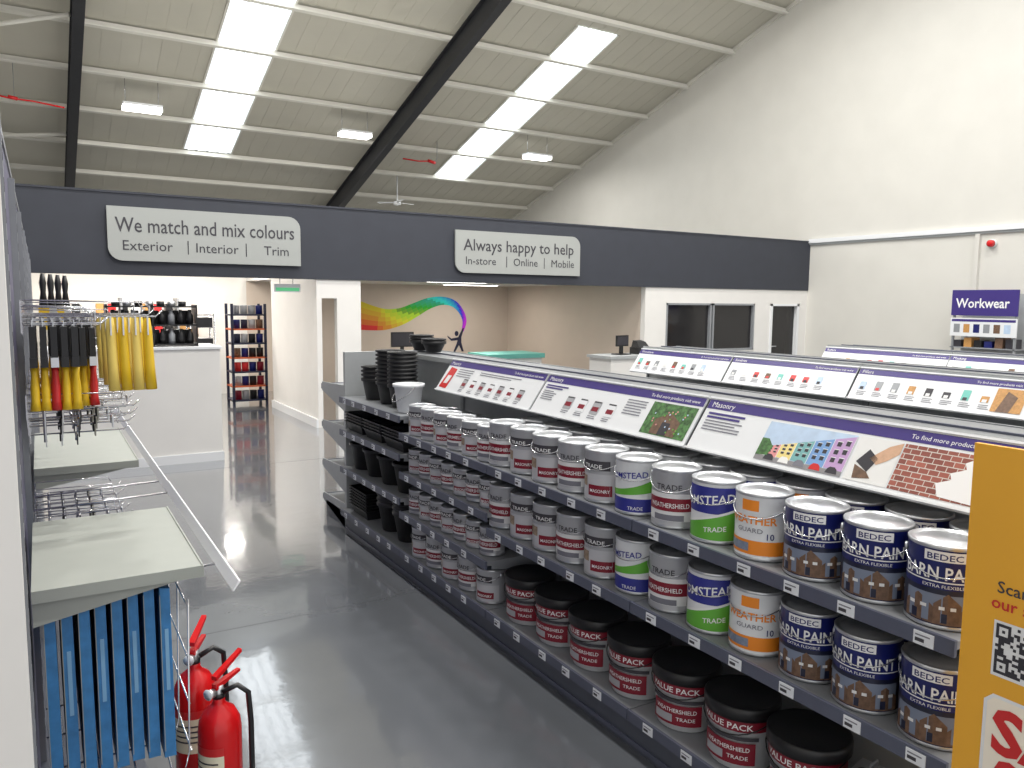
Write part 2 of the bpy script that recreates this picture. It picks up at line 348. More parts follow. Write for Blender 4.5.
def tin(kind, r=.094, h=.225):
    b = MB()
    if kind == 'navy':
        tin_base(b, r, h, NAVY, SILVER)
        b.wrect(r, -.24, .24, .012, h*.48, NAVY2)
        b.wrect(r, -.1, .12, .02, h*.42, M('sky_print', S(120, 130, 150), .5), .0014)
        for x0, w_, hh in ((-.1, .08, .4), (-.02, .065, .44), (.045, .075, .38)):
            z1 = h*hh
            for s0 in (0, 1):
                xa = x0+s0*w_/2; xb_ = xa+w_/2; za, zb_ = (z1-.03, z1) if s0 == 0 else (z1, z1-.03)
                b.wpoly(r, [(xa, .015), (xb_, .015), (xb_, zb_), (xa, za)], BROWN, .0026)
            b.wrect(r, x0+w_*.3, x0+w_*.5, .02, .045, NAVY2, .0036); b.wrect(r, x0+w_*.2, x0+w_*.4, .055, .064, LABW, .0036); b.wrect(r, x0+w_*.6, x0+w_*.8, .055, .064, LABW, .0036)
        b.wrect(r, -.125, .125, h*.56, h*.575, WINK, .001)
        b.wtext(r, 'BARN PAINT', 0, h*.6, .048, WINK, bold=.016, width=.22)
        b.wrect(r, -.05, .05, h*.81, h*.93, WINK, .0014); b.wtext(r, 'BEDEC', 0, h*.83, .023, NAVY, .002, .01, .085)
        b.wtext(r, 'EXTRA FLEXIBLE', 0, h*.5, .012, WINK, .002, 0, .1)
    elif kind == 'orange':
        tin_base(b, r, h, WPLAST)
        b.wrect(r, -.24, .24, .02, h*.3, ORANGE); b.wrect(r, -.12, .0, .03, h*.26, M('photo_grey', S(130, 140, 160), .5, noise=.3, nscale=50), .0014)
        b.wtext(r, 'WEATHER', 0, h*.55, .036, ORANGE, bold=.02, width=.18); b.wtext(r, 'GUARD', 0, h*.42, .022, GREYINK, width=.09)
        b.wrect(r, -.03, .03, h*.74, h*.9, ORANGE); b.wtext(r, '10', .07, h*.33, .03, NAVY, bold=.01)
    elif kind == 'green':
        tin_base(b, r, h, WPLAST)
        b.wrect(r, -.15, .15, h*.48, h*.9, BLUEP)
        b.wband(r, -.15, .15, lambda t: .014, lambda t: h*(.2+.38*t), GREEN, .0014)
        b.wband(r, -.15, .15, lambda t: h*(.2+.38*t), lambda t: h*(.24+.38*t), WINK, .0014)
        b.wtext(r, 'OMSTEAD', 0, h*.62, .046, WINK, .0022, .012, .2, .12)
        b.wtext(r, 'TRADE', .03, h*.2, .025, WINK, .0022, .01, .08, .12)
    elif kind == 'greenw':
        tin_base(b, r, h, WPLAST)
        b.wrect(r, -.15, .15, .014, h*.3, BLUEP)
        b.wband(r, -.13, .15, lambda t: h*(.3+.15*t), lambda t: h*(.42+.36*t*t), GREEN, .0014)
        b.wtext(r, 'OMSTEAD', -.01, h*.66, .034, BLUEP, .002, .012, .16, .1); b.wtext(r, 'TRADE', .02, h*.1, .02, WINK, .002)
    elif kind == 'maroon':
        tin_base(b, r, h, TINGREY)
        b.wrect(r, -.1, .1, .03, h*.6, LABW); b.wrect(r, -.1, .1, h*.3, h*.52, MAROON, .0014)
        b.wtext(r, 'WEATHERSHIELD', 0, h*.36, .025, WINK, .002, .01, .16); b.wtext(r, 'TRADE', 0, h*.66, .03, DARKINK, .002, .01, .1)
        b.wrect(r, -.06, .06, h*.14, h*.24, GREYINK, .0014)
    elif kind == 'grey':
        tin_base(b, r, h, TINGREY)
        b.wrect(r, -.12, .12, .014, h*.55, M('label_silver', S(192, 192, 196), .4)); b.wrect(r, -.02, .09, .03, h*.34, MAROON, .0014)
        b.wtext(r, 'MASONRY', .035, h*.2, .02, WINK, .002, .01, .09); b.wrect(r, -.09, -.03, h*.3, h*.5, M('photo_house', S(150, 130, 110), .5, noise=.4, nscale=80), .0014)
        b.wrect(r, -.08, .08, h*.62, h*.8, DARKINK, .001); b.wtext(r, 'TRADE', 0, h*.66, .024, WINK, .002, .01, .09)
    return b.mesh('paint_tin_'+kind)
KS = ('navy', 'orange', 'green', 'greenw', 'maroon', 'grey')
T = {k: tin(k) for k in KS}
TS = {k: tin(k, .07, .155) for k in ('maroon', 'grey')}
TM = {k: tin(k, .085, .19) for k in ('maroon', 'grey')}
ZS = (.18, .626, .954)
seq = ['navy', 'navy', 'navy', 'orange', 'green', 'maroon', 'greenw', 'grey', 'maroon', 'grey', 'grey', 'maroon']
for lev in (1, 2):
    for i, k in enumerate(seq):
        Y = 1.135+i*.2095+(.01 if i > 5 else 0)
        for row in (0, 1):
            place(T[k], 'paint_tin', (2.065+row*.2+random.uniform(-.006, .006), Y+random.uniform(-.005, .005), ZS[lev]+.002), .36+random.uniform(-.16, .16))
b = MB()
tubw = M('tub_white', S(205, 206, 208), .4)
b.lathe([(.104, 0), (.11, .004), (.124, .19, BLACKP), (.134, .192, BLACKP), (.134, .232, BLACKP), (.128, .238, BLACKP), (.118, .232, BLACKP), (.0, .232, BLACKP)], (0, 0, 0), tubw, 30)
R = .12
for a0, a1, z0, z1, m, dr in ((-.2, .2, .15, .188, MAROON, .005), (-.09, .11, .03, .11, MAROON, .0035), (-.08, .0, .04, .07, TINGREY, .0045)):
    b.wrect(R, a0, a1, z0, z1, m, dr)
b.wtext(R, 'VALUE PACK', 0, .158, .03, WINK, .006, .012, .2); b.wtext(R, 'WEATHERSHIELD', .01, .08, .022, WINK, .0052, .01, .16); b.wtext(R, 'TRADE', .05, .05, .02, WINK, .0052, .005, .07)
b.wrect(R, -.1, .12, .118, .132, DARKINK, .0045)
b.tube([(-(.137)*math.sin(math.pi*i/14), .132*math.cos(math.pi*i/14), .2-.06*math.sin(math.pi*i/14)) for i in range(15)], .0025, BLACKP, 5)
tub = b.mesh('paint_tub')
for i in range(7): place(tub, 'paint_tub', (2.095, 1.56+i*.283, ZS[0]+.002), .3+random.uniform(-.15, .15))
b = MB(); b.box(-.09, .09, -.06, .06, 0, .2, SILVER); b.box(-.06, .06, -.035, .035, .2, .215, SILVER)
b.lathe([(.02, .215), (.02, .24), (0, .241)], (-.045, 0, 0), BLACKP, 16); b.tube([(.06, 0, .21), (.05, 0, .235), (0, 0, .24), (-.01, 0, .215)], .004, SILVER)
b.box(-.0915, -.09, -.045, .045, .04, .15, MAROON)
cm = b.mesh('solvent_canister')
for i in range(2): place(cm, 'solvent_canister', (2.08, 1.33-i*.15, ZS[0]+.002), .2)
Z3 = (.18, .44, .70, .954)
for lev, z in enumerate(Z3):
    for row in (0, 1):
        if lev == 0: n_, st, ms = 5, .215, TM
        elif lev == 3: n_, st, ms = 6, .18, (TM if row == 0 else TS)
        else: n_, st, ms = 7, .157, TS
        for i in range(n_):
            k = ('grey', 'maroon')[(i+lev+row) % 2]
            place(ms[k], 'paint_tin', (2.05+row*.18, 3.575+i*st, z+.002), .3+random.uniform(-.25, .25))

# ---------------------------------------------------------------- gondolas
def shelf(b, xf, xb, y0, y1, z, sg=1, tags=True):
    a, c = min(xf, xb), max(xf, xb)
    b.box(a, c, y0+.004, y1-.004, z-.022, z, SHELF)
    xo = xf-.012*sg; lo, hi = min(xf, xo), max(xf, xo)
    b.box(lo, hi, y0+.003, y1-.003, z-.04, z+.004, RAIL)
    F = Frame((xo-.001*sg, y1, z), (0, -1, 0), (0, 0, 1)) if sg == 1 else Frame((xo+.001, y0, z), (0, 1, 0), (0, 0, 1))
    if tags:
        u = .1
        while u < (y1-y0)-.08:
            b.fb(F, u, u+.055, -.038, -.002, 0, .002, TAG)
            b.fq(F, u+.005, u+.045, -.014, -.01, .0025, GREYINK); b.fq(F, u+.005, u+.03, -.03, -.02, .0025, DARKINK)
            u += random.choice((.19, .21, .23))
    for yy in (y0+.006, y1-.012):
        P = [(xb, yy, z-.022), (xf+.03*sg, yy, z-.022), (xf+.03*sg, yy, z-.045), (xb, yy, z-.1)]
        b.add(P+[(p[0], yy+.006, p[2]) for p in P], [(0, 1, 2, 3), (7, 6, 5, 4), (0, 4, 5, 1), (1, 5, 6, 2), (2, 6, 7, 3)], SHELF)
def gondola(name, xf, bays, levels, zt=1.39):
    xs = xf+.45; xb = xs+.04; xe = xb+.43
    y0, y1 = bays[0], bays[-1]; b = MB()
    b.box(xs+.01, xb-.01, y0, y1, .1, zt, SHELFL)
    for y in bays: b.box(xs-.005, xb+.005, y-.02 if y > y0 else y, y+.02 if y < y1 else y, 0, zt, SHELF)
    b.box(xf+.03, xs, y0, y1, 0, .15, DKRAIL); b.box(xb, xe-.03, y0, y1, 0, .15, DKRAIL)
    b.box(xf+.022, xf+.03, y0, y1, .02, .04, RAIL)
    for i in range(len(bays)-1):
        for z in levels[i]: shelf(b, xf, xs, bays[i], bays[i+1], z, 1)
        for z in (.18, .55, .92): shelf(b, xe, xb, bays[i], bays[i+1], z, -1, False)
        b.box(xs-.045, xe-.13, bays[i]+.003, bays[i+1]-.003, zt+.001, zt+.012, LIDG); b.box(xe-.13, xe-.118, bays[i]+.003, bays[i+1]-.003, zt-.05, zt+.016, SHELF)
        b.box(xs-.055, xs-.045, bays[i]+.003, bays[i+1]-.003, zt-.01, zt+.022, SHELFL)
        b.box(xb+.12, xb+.135, bays[i], bays[i+1], zt+.0125, zt+.02, RAIL)
    return b.obj(name)
B1 = [1.03, 2.29, 3.45, 4.6, 5.76]
gondola('gondola_shelving', 1.95, B1, [list(ZS), list(ZS), list(Z3), [.18, .52, .81, 1.06]])
b = MB(); b.box(2.0, 2.8, 5.79, 5.83, 0, 1.4, SHELFL); b.box(2.0, 2.8, 5.83, 6.3, 0, .13, DKRAIL)
for z in (.16, .45, .78, 1.1):
    b.box(2.01, 2.79, 5.83, 6.38, z-.025, z, SHELF); b.box(2.0, 2.8, 6.38, 6.392, z-.04, z+.004, RAIL)
    for xx in (2.0, 2.79): b.hexa([(xx, 5.83, z-.16), (xx+.01, 5.83, z-.16), (xx+.01, 6.37, z-.05), (xx, 6.37, z-.05), (xx, 5.83, z+.04), (xx+.01, 5.83, z+.04), (xx+.01, 6.37, z+.02), (xx, 6.37, z+.02)], SHELFL)
b.obj('end_cap_shelving')
B2 = [1.0, 2.1, 3.2, 4.3, 5.4]
gondola('gondola_shelving', 4.25, B2, [[.18, .6, .95]]*4)
B3 = [1.22, 2.45, 3.68, 4.9]
gondola('gondola_shelving', 6.15, B3, [[.18, .6, .95]]*3)

# header signs
PH = [M('pic_pink', S(225, 150, 150), .5), M('pic_yellow', S(235, 215, 140), .5), M('pic_blue', S(120, 160, 210), .5), M('pic_white', S(235, 235, 232), .5), M('pic_teal', S(120, 175, 175), .5), M('pic_lilac', S(190, 155, 200), .5)]
PSKY = M('pic_sky', S(185, 205, 228), .5, noise=.1, nscale=20); PDK = M('pic_dark', S(50, 48, 55), .5); PGR = M('pic_leaf', S(70, 110, 60), .5, noise=.7, nscale=60)
PWOOD = M('pic_wood', S(190, 140, 80), .5, noise=.2, nscale=80); PSKIN = M('pic_skin', S(205, 165, 135), .5, noise=.1, nscale=60)
bm = bpy.data.materials.new('pic_brick'); bm.use_nodes = True; nt = bm.node_tree
bt = nt.nodes.new('ShaderNodeTexBrick'); bt.inputs['Scale'].default_value = 16; bt.inputs['Color1'].default_value = S(165, 92, 76)+(1,); bt.inputs['Color2'].default_value = S(125, 66, 56)+(1,); bt.inputs['Mortar'].default_value = S(205, 198, 190)+(1,)
tcn = nt.nodes.new('ShaderNodeTexCoord'); sx_ = nt.nodes.new('ShaderNodeSeparateXYZ'); cx_ = nt.nodes.new('ShaderNodeCombineXYZ')
nt.links.new(tcn.outputs['Object'], sx_.inputs[0]); nt.links.new(sx_.outputs['Y'], cx_.inputs['X']); nt.links.new(sx_.outputs['Z'], cx_.inputs['Y'])
nt.links.new(cx_.outputs[0], bt.inputs['Vector']); nt.links.new(bt.outputs['Color'], nt.nodes['Principled BSDF'].inputs['Base Color'])
def lines(b, F, u0, v1, w_, n, dv, th=.005, m=GREYINK):
    for i in range(n): b.fq(F, u0, u0+w_*random.uniform(.7, 1), v1-i*dv-th, v1-i*dv, .002, m)
def icon(b, F, u, v, s, m, m2=MAROON):
    b.fb(F, u, u+s, v, v+s*1.15, .001, .0025, m); b.fq(F, u+s*.1, u+s*.9, v+s*.25, v+s*.65, .0028, m2); b.fq(F, u+s*.05, u+s*.95, v+s*1.02, v+s*1.15, .0028, DARKINK)
def header(name, xbot, y1, L, style, title='Masonry', zb=1.23, hh=.226):
    F = Frame((xbot, y1, zb), (0, -1, 0), (.13, 0, .185)); b = MB()
    b.fb(F, .004, L-.004, 0, hh, -.008, 0, WPLAST); b.fb(F, 0, L, -.008, .0, -.012, .006, WPLAST); b.fb(F, 0, L, hh, hh+.008, -.012, .006, WPLAST)
    b.fq(F, .006, L-.006, hh-.045, hh-.004, .001, PURPLE)
    b.text(F, title, .03, hh-.036, .034, WINK, .002); b.text(F, 'To find more products visit www', L-.03, hh-.034, .022, WINK, .002, 0, 'r')
    top = hh-.055
    if style == 'C':
        lines(b, F, .03, top-.005, .22, 2, .016, .009, PURPLE); lines(b, F, .03, top-.04, .22, 4, .013)
        # photograph of a terrace of pastel houses
        a0, a1, v0, v1 = .34, .7, .012, top-.001
        b.fq(F, a0, a1, v0, v1, .0012, PSKY)
        nh = 6
        xs = [a0+(a1-a0)*(i/nh)**1.25 for i in range(nh+1)]
        def th(u): return .06+(v1-.06-.005)*((u-a0)/(a1-a0))
        for i in range(nh):
            ua, ub = xs[i], xs[i+1]; m = PH[(3, 0, 1, 4, 2, 5)[i]]
            b.fpoly(F, [(ua, .035), (ub, .03), (ub, th(ub)), (ua, th(ua))], .0016, m)
            wd = ub-ua
            for k in range(2):
                uu = ua+wd*(.18+.42*k)
                for j in range(3):
                    hh_ = th(uu)-.035; zz = .045+hh_*(.12+.27*j)
                    b.fq(F, uu, uu+wd*.22, zz, zz+hh_*.15, .002, PDK); b.fq(F, uu-wd*.03, uu+wd*.25, zz+hh_*.15, zz+hh_*.17, .0021, WINK)
            b.fq(F, ub-.002, ub, .03, th(ub), .0021, WINK)
        b.fq(F, a0, a1, v0, .032, .0018, M('pic_road', S(140, 138, 140), .5))
        for i in range(5): u = a0+.04+i*.065; b.fpoly(F, [(u, .018), (u+.045, .018), (u+.04, .034), (u+.03, .042), (u+.012, .042), (u+.004, .034)], .0024, (PDK, PH[3], GREYINK, REDP, PDK)[i])
        b.fpoly(F, [(a0, .03), (a0+.05, .035), (a0+.06, .07), (a0+.03, .1), (a0, .1)], .0025, PGR)
        b.fq(F, .71, .86, .012, top, .0012, M('pic_pale', S(226, 226, 224), .5))
        b.fpoly(F, [(.73, .08), (.78, .05), (.8, .1), (.76, .13)], .002, PDK); b.fpoly(F, [(.77, .1), (.8, .08), (.83, .1), (.86, .13), (.86, .17), (.82, .15)], .002, PSKIN); b.fpoly(F, [(.74, .02), (.8, .03), (.78, .05), (.73, .07)], .002, BROWN)
        b.fq(F, .865, L-.01, .012, top, .0012, bm)
        b.fpoly(F, [(1.02, .02), (L-.012, .012), (L-.012, top-.002), (1.1, top-.002), (1.06, .14), (1.07, .12), (1.03, .1), (1.04, .08), (1.0, .06)], .002, WINK)
    elif style == 'B':
        lines(b, F, .03, top-.005, .2, 2, .014, .008, PURPLE); lines(b, F, .03, top-.04, .12, 5, .012)
        for i in range(4): icon(b, F, .26+i*.11, .05, .06, WPLAST if i % 2 else TINGREY); lines(b, F, .26+i*.11, .04, .06, 2, .01, .004)
        lines(b, F, .7, top-.01, .14, 6, .014)
        b.fq(F, .87, L-.02, .015, top, .0012, PGR); b.fpoly(F, [(.93, .02), (1.08, .02), (1.08, .09), (1.005, .13), (.93, .09)], .002, BROWN); b.fq(F, .98, 1.03, .02, .08, .0025, PDK)
        for i in range(24): a = random.uniform(.88, 1.1); c = random.uniform(.03, .14); b.fq(F, a, a+.007, c, c+.007, .003, (PSKY, PH[0], GREEN)[i % 3])
    elif style == 'A':
        b.fpoly(F, [(.03, .02), (.13, .015), (.14, top-.01), (.05, top)], .002, REDP); b.fpoly(F, [(.06, .05), (.11, .05), (.12, .11), (.07, .11)], .003, LABW)
        lines(b, F, .17, top-.005, .2, 4, .016)
        for i in range(7): icon(b, F, .3+i*.11, .04, .055, (TINGREY, WPLAST)[i % 2]); lines(b, F, .3+i*.11, .03, .06, 2, .01, .004)
        lines(b, F, .45, top-.005, .5, 2, .014)
    else:
        for i in range(int(L/.11)-1):
            u = .05+i*.11; m = random.choice((PWOOD, REDP, PSKY, DARKINK, TEAL, BROWN, LABW, SHELF))
            b.fq(F, u, u+.045, .07, .07+random.uniform(.04, .07), .002, m); b.fq(F, u+.01, u+.035, .07, .09, .0025, random.choice((DARKINK, REDP, LABW)))
            lines(b, F, u, .055, .07, 3, .012, .004)
        if style == 'D2':
            b.fq(F, L-.2, L-.04, .02, top, .003, PWOOD); b.fpoly(F, [(L-.17, .02), (L-.1, .02), (L-.08, top*.7), (L-.14, top*.9)], .0035, BROWN)
    for u in (.03, L-.04): b.fb(F, u, u+.012, .02, hh, -.05, -.008, SHELF)
    b.obj('header_sign')
header('s', 2.2, 2.28, 1.2, 'C'); header('s', 2.2, 3.45, 1.16, 'B'); header('s', 2.2, 4.6, 1.14, 'A')
for y1, st, t in ((5.4, 'D', 'Woodcare'), (4.3, 'D', 'Sundries'), (3.2, 'D2', 'Fillers'), (2.1, 'D', 'Brushes')): header('s', 4.5, y1, 1.09, st, t, 1.2)
for y1, st, t in ((4.9, 'D', 'Rollers'), (3.68, 'D', 'Masking'), (2.45, 'D2', 'Sealants')): header('s', 6.4, y1, 1.22, st, t, 1.2)
for (xx, ys) in ((4.4, (1.1, 5.3)), (6.3, (1.3, 4.85))):
    for z in (.6, .95):
        y = ys[0]+.1
        while y < ys[1]:
            place(random.choice((TM['grey'], TM['maroon'])), 'paint_tin', (xx, y, z+.002), .3); y += .2

# ---------------------------------------------------------------- bay 4 plastic ware
def bucket(n=1, r0=.1, r1=.135, h=.2, m=BLACKP, st=.035, handle=False):
    b = MB(); prof = [(r0*.96, 0), (r0, .006)]
    prof += [(r1, h-.02), (r1+.01, h-.02), (r1+.012, h)]
    for i in range(1, n): z = h+i*st; prof += [(r1-.002, z-st+.004), (r1-.002, z-.012), (r1+.01, z-.012), (r1+.012, z)]
    z = h+(n-1)*st; prof += [(r1, z), (r1-.004, z-.005), (r0, z-h+.03), (0, z-h+.03)]
    b.lathe(prof, (0, 0, 0), m, 24)
    if handle: b.tube([(-(r1+.014)*math.sin(math.pi*i/12), (r1+.012)*math.cos(math.pi*i/12), h*.92-.1*math.sin(math.pi*i/12)) for i in range(13)], .003, CHROME, 5)
    return b.mesh('bucket_stack')
def tray(n=4, st=.022):
    b = MB(); L, W = .34, .26
    for i in range(n):
        z = i*st; a, c = L/2, W/2
        b.hexa([(-c*.85, -a*.85, z), (c*.85, -a*.85, z), (c*.85, a*.85, z), (-c*.85, a*.85, z), (-c, -a, z+.07), (c, -a, z+.07), (c, a, z+.07), (-c, a, z+.07)], BLACKP)
        b.box(-c-.008, c+.008, -a-.008, a+.008, z+.064, z+.07, BLACKP)
    z = (n-1)*st+.07
    for k in range(7): b.box(-c*.8, c*.8, -a*.8+k*.035, -a*.8+k*.035+.01, z, z+.004, BLACKP)
    return b.mesh('roller_tray_stack')
bk1, bk4, bk7 = bucket(1, .09, .12, .2), bucket(3, .085, .115, .2), bucket(9, .07, .095, .16, st=.028)
tr = tray(4); tr2 = tray(7)
for Y in (4.8, 5.18, 5.56): place(tr, 'roller_tray_stack', (2.11, Y, .812))
for Y in (4.76, 5.04, 5.32, 5.6): place(bk1, 'paint_scuttle', (2.1, Y, .522))
for Y in (4.78, 5.06): place(bk4, 'bucket_stack', (2.1, Y, .182))
place(tr2, 'roller_tray_stack', (2.12, 5.5, .182))
for Y in (5.0, 5.22, 5.5): place(bk7 if Y < 5.3 else bucket(4, .075, .1, .16, st=.03), 'bucket_stack', (2.14, Y, 1.062))
place(bucket(3, .06, .085, .08, st=.02), 'bucket_stack', (2.56, 5.6, 1.414)); place(bucket(2, .06, .085, .08, st=.02), 'bucket_stack', (2.56, 5.38, 1.414))
place(bucket(1, .075, .095, .19, WPLAST, handle=True), 'white_bucket', (2.08, 4.76, 1.062))

# ---------------------------------------------------------------- orange poster
b = MB(); ORB = M('poster_orange', S(238, 174, 52), .4, noise=.02, nscale=3)
FP = Frame((1.9, 1.0, 0), (0, -1, 0), (0, 0, 1))
b.fb(FP, 0, .8, .05, 1.475, -.015, 0, ORB); b.box(1.88, 1.92, .25, .35, 0, .05, SHELF); b.box(1.88, 1.92, .85, .95, 0, .05, SHELF)
b.text(FP, 'Scan the code for', .077, 1.132, .04, DARKINK, .002, .008); b.text(FP, 'our special offers', .066, 1.093, .04, REDP, .002, .012)
b.fq(FP, .075, .2, .93, 1.065, .001, WINK)
for i in range(17):
    for j in range(17):
        fin = (i < 5 and j < 5) or (i < 5 and j > 11) or (i > 11 and j > 11)
        ii, jj = (i if i < 5 else i-12), (j if j < 5 else j-12)
        on = (max(abs(ii-2), abs(jj-2)) != 1) if fin else random.random() < .5
        if on: b.fq(FP, .081+i*.0066, .0876+i*.0066, .938+j*.0071, .9451+j*.0071, .002, PDK)
b.fpoly(FP, [(.065, .3), (.78, .3), (.78, .885), (.085, .885), (.065, .865)], .001, WINK); b.fpoly(FP, [(.073, .31), (.77, .31), (.77, .877), (.088, .877), (.073, .862)], .0015, M('poster_cream', S(250, 240, 222), .5))
b.text(FP, 'SAVE', .088, .75, .15, REDP, .003, .035); b.text(FP, '& WIN', .088, .63, .15, REDP, .003, .035)
b.obj('promotional_poster')

# ---------------------------------------------------------------- left wall fixture
SLAT = M('slat_purple_grey', S(96, 94, 118), .5, noise=.04)
XS0 = -.07
def slat(y0, y1, name, extra=None):
    b = MB(); b.box(XS0-.04, XS0, y0, y1, 0, 2.25, SLAT); b.box(XS0-.05, XS0+.005, y0, y1, 2.25, 2.27, SHELF)
    y = y0+.02
    while y < y1-.05:
        b.box(XS0, XS0+.02, y, y+.03, 0, 2.2, SHELF)
        for k in range(30): b.box(XS0+.0195, XS0+.0205, y+.008, y+.02, .2+k*.065, .23+k*.065, PDK)
        y += 1.22
    if extra: extra(b)
    b.obj(name)
def ex(b):
    b.box(XS0, .26, 2.0, 5.6, 0, .1, DKRAIL)
    for y0, y1 in ((2.28, 3.0), (3.95, 5.0)):
        b.box(XS0+.02, .361, y0, y1, 1.04, 1.05, SHELFG)
        b.box(XS0+.02, .366, y0-.005, y0-.0005, 1.018, 1.051, SHELFG); b.box(.3615, .366, y0, y1, 1.018, 1.053, SHELFG)
        for yy in (y0+.01, y1-.02):
            P = [(XS0+.02, yy, 1.038), (.34, yy, 1.038), (.34, yy, 1.02), (XS0+.02, yy, .95)]
            b.add(P+[(p[0], yy+.005, p[2]) for p in P], [(3, 2, 1, 0), (4, 5, 6, 7), (2, 3, 7, 6), (1, 2, 6, 5)], SHELFG)
    for y0, y1, z in ((2.08, 3.4, 1.045), (3.3, 6.0, 1.04)):
        b.hexa([(.404, y0, z-.012), (.408, y0, z-.012), (.408, y1, z-.012), (.404, y1, z-.012), (.42, y0, z+.014), (.425, y0, z+.013), (.425, y1, z+.013), (.42, y1, z+.014)], WPLAST)
        for yy in (y0+.25, y1-.1): b.tube([(XS0+.02, yy, z-.025), (.405, yy, z-.012)], .004, CHROME, 5)
slat(1.96, 6.1, 'retail_shelving_bay', ex)
slat(6.12, 9.0, 'slatwall_panel'); slat(9.8, 10.68, 'slatwall_panel')
b = MB(); b.box(-.6, -.055, 1.9, 1.95, 0, 2.32, WHITE); b.box(-.6, -.05, 1.885, 1.899, 0, .1, WPLAST); b.obj('end_panel')

def hook(b, y, z, x1=.3, tag=True):
    b.tube([(-.045, y, z), (x1, y, z), (x1+.02, y, z+.02)], .003, CHROME, 5); b.tube([(-.045, y, z+.05), (x1-.03, y, z+.045), (x1-.02, y, z+.025)], .002, CHROME, 5)
    b.box(-.049, -.045, y-.015, y+.015, z-.03, z+.05, CHROME)
    if tag: b.box(x1-.02, x1-.018, y-.018, y+.018, z+.01, z+.035, TAG)
def brush(b, x, y, z, hm=YEL):
    b.box(x-.009, x+.009, y-.03, y+.03, z-.085, z+.01, BLACKP); b.box(x-.0105, x+.0105, y-.032, y+.032, z-.115, z-.085, SILVER if hm != YEL else BLACKP)
    b.tube([(x, y, z-.115), (x, y, z-.14), (x, y, z-.18), (x, y, z-.22), (x, y, z-.25)], [.011, .009, .013, .012, .017], hm, 8)
    b.box(x-.001, x+.001, y-.02, y+.02, z+.01, z+.03, TAG)
b = MB()
for y, zt, n_ in ((2.8, 1.7, 5), (2.96, 1.69, 7), (3.14, 1.7, 7), (3.34, 1.7, 7), (3.56, 1.71, 7)):
    hook(b, y, zt+.02, .17)
    for i in range(n_): brush(b, -.02+i*.028, y, zt, YEL if i % 4 != 2 or y > 3 else REDP)
b.obj('paint_brush_display')
b = MB()
for y in (2.82, 3.04, 3.3):
    hook(b, y, 1.74, .33)
    for i in range(4): x = .195+i*.036; b.tube([(x, y, 1.735), (x, y, 1.69), (x+.003, y, 1.58), (x+.006, y, 1.5)], [.01, .015, .016, .018], (CREAM, YEL)[i % 2], 8); b.box(x-.002, x+.002, y-.025, y+.025, 1.68, 1.74, TAG)
b.obj('roller_sleeve_display')
b = MB()
for z, ys, n_ in ((1.44, (2.9, 3.1, 3.3, 3.6, 3.9), 4), (1.4, (3.0, 3.2, 3.45), 5), (1.36, (3.1, 3.25, 3.5, 3.8, 4.1, 4.4), 4), (1.3, (3.3, 3.6, 3.9, 4.2, 4.5), 3), (.96, (3.3, 3.42, 3.55, 3.7, 3.85), 5), (.9, (3.35, 3.5, 3.7), 4), (.84, (3.3, 3.5), 4)):
    for y in ys:
        hook(b, y, z, .26, random.random() < .6)
        for i in range(n_): x = .0+i*.05; b.box(x, x+.004, y-.02, y+.02, z-.045, z-.005, (SILVER, WPLAST, BLACKP, TAN)[i % 4]); b.tube([(x, y, z), (x, y, z-.03)], .006, (CHROME, BLACKP)[i % 2], 6)
b.obj('filling_knife_display')
b = MB()
for i in range(4): x = .02+i*.03; y = 3.9+.1*i; b.tube([(x, y, 1.76), (x, y, 1.82), (x, y, 1.86), (x, y, 1.9)], [.018, .01, .014, .007], BLACKP, 8); b.box(x-.02, x+.02, y-.01, y+.01, 1.66, 1.76, (YEL, SILVER)[i % 2])
hook(b, 4.05, 1.7); b.obj('brush_handle_display')
b = MB(); PKL = M('pack_light', S(120, 165, 200), .5)
for y0, zt in ((2.32, .99), (2.6, 1.0), (2.88, 1.0)):
    for i in range(8):
        x = -.03+i*.04; dz = random.uniform(-.012, .01); dy = random.uniform(-.015, .015); zt_ = zt+dz; ya = y0+dy
        b.hexa([(x, ya, zt_-.5), (x+.031, ya, zt_-.5), (x+.031, ya+.24, zt_-.5), (x, ya+.24, zt_-.5), (x+.003, ya, zt_), (x+.029, ya, zt_-.004), (x+.029, ya+.24, zt_-.004), (x+.003, ya+.24, zt_)], BLUEPK)
        b.box(x+.0015, x+.0035, ya-.002, ya, zt_-.48, zt_-.02, TAN)
        if i % 2: b.box(x+.012, x+.022, ya-.0015, ya, zt_-.3, zt_-.12, PKL)
    hook(b, y0+.12, zt-.01, .32)
b.obj('dust_sheet_packs')
b = MB()
for y in (2.3, 2.5, 2.7, 2.9):
    b.tube([(-.04, y, .44), (.3, y, .44), (.315, y, .5), (.325, y, .95)], .003, CHROME, 5)
for z in (.5, .64, .78, .94): b.tube([(.32, 2.3, z), (.32, 2.95, z)], .003, CHROME, 5)
for x in (0, .09, .18, .27): b.tube([(x, 2.3, .44), (x, 2.95, .44)], .003, CHROME, 5)
b.obj('wire_basket')

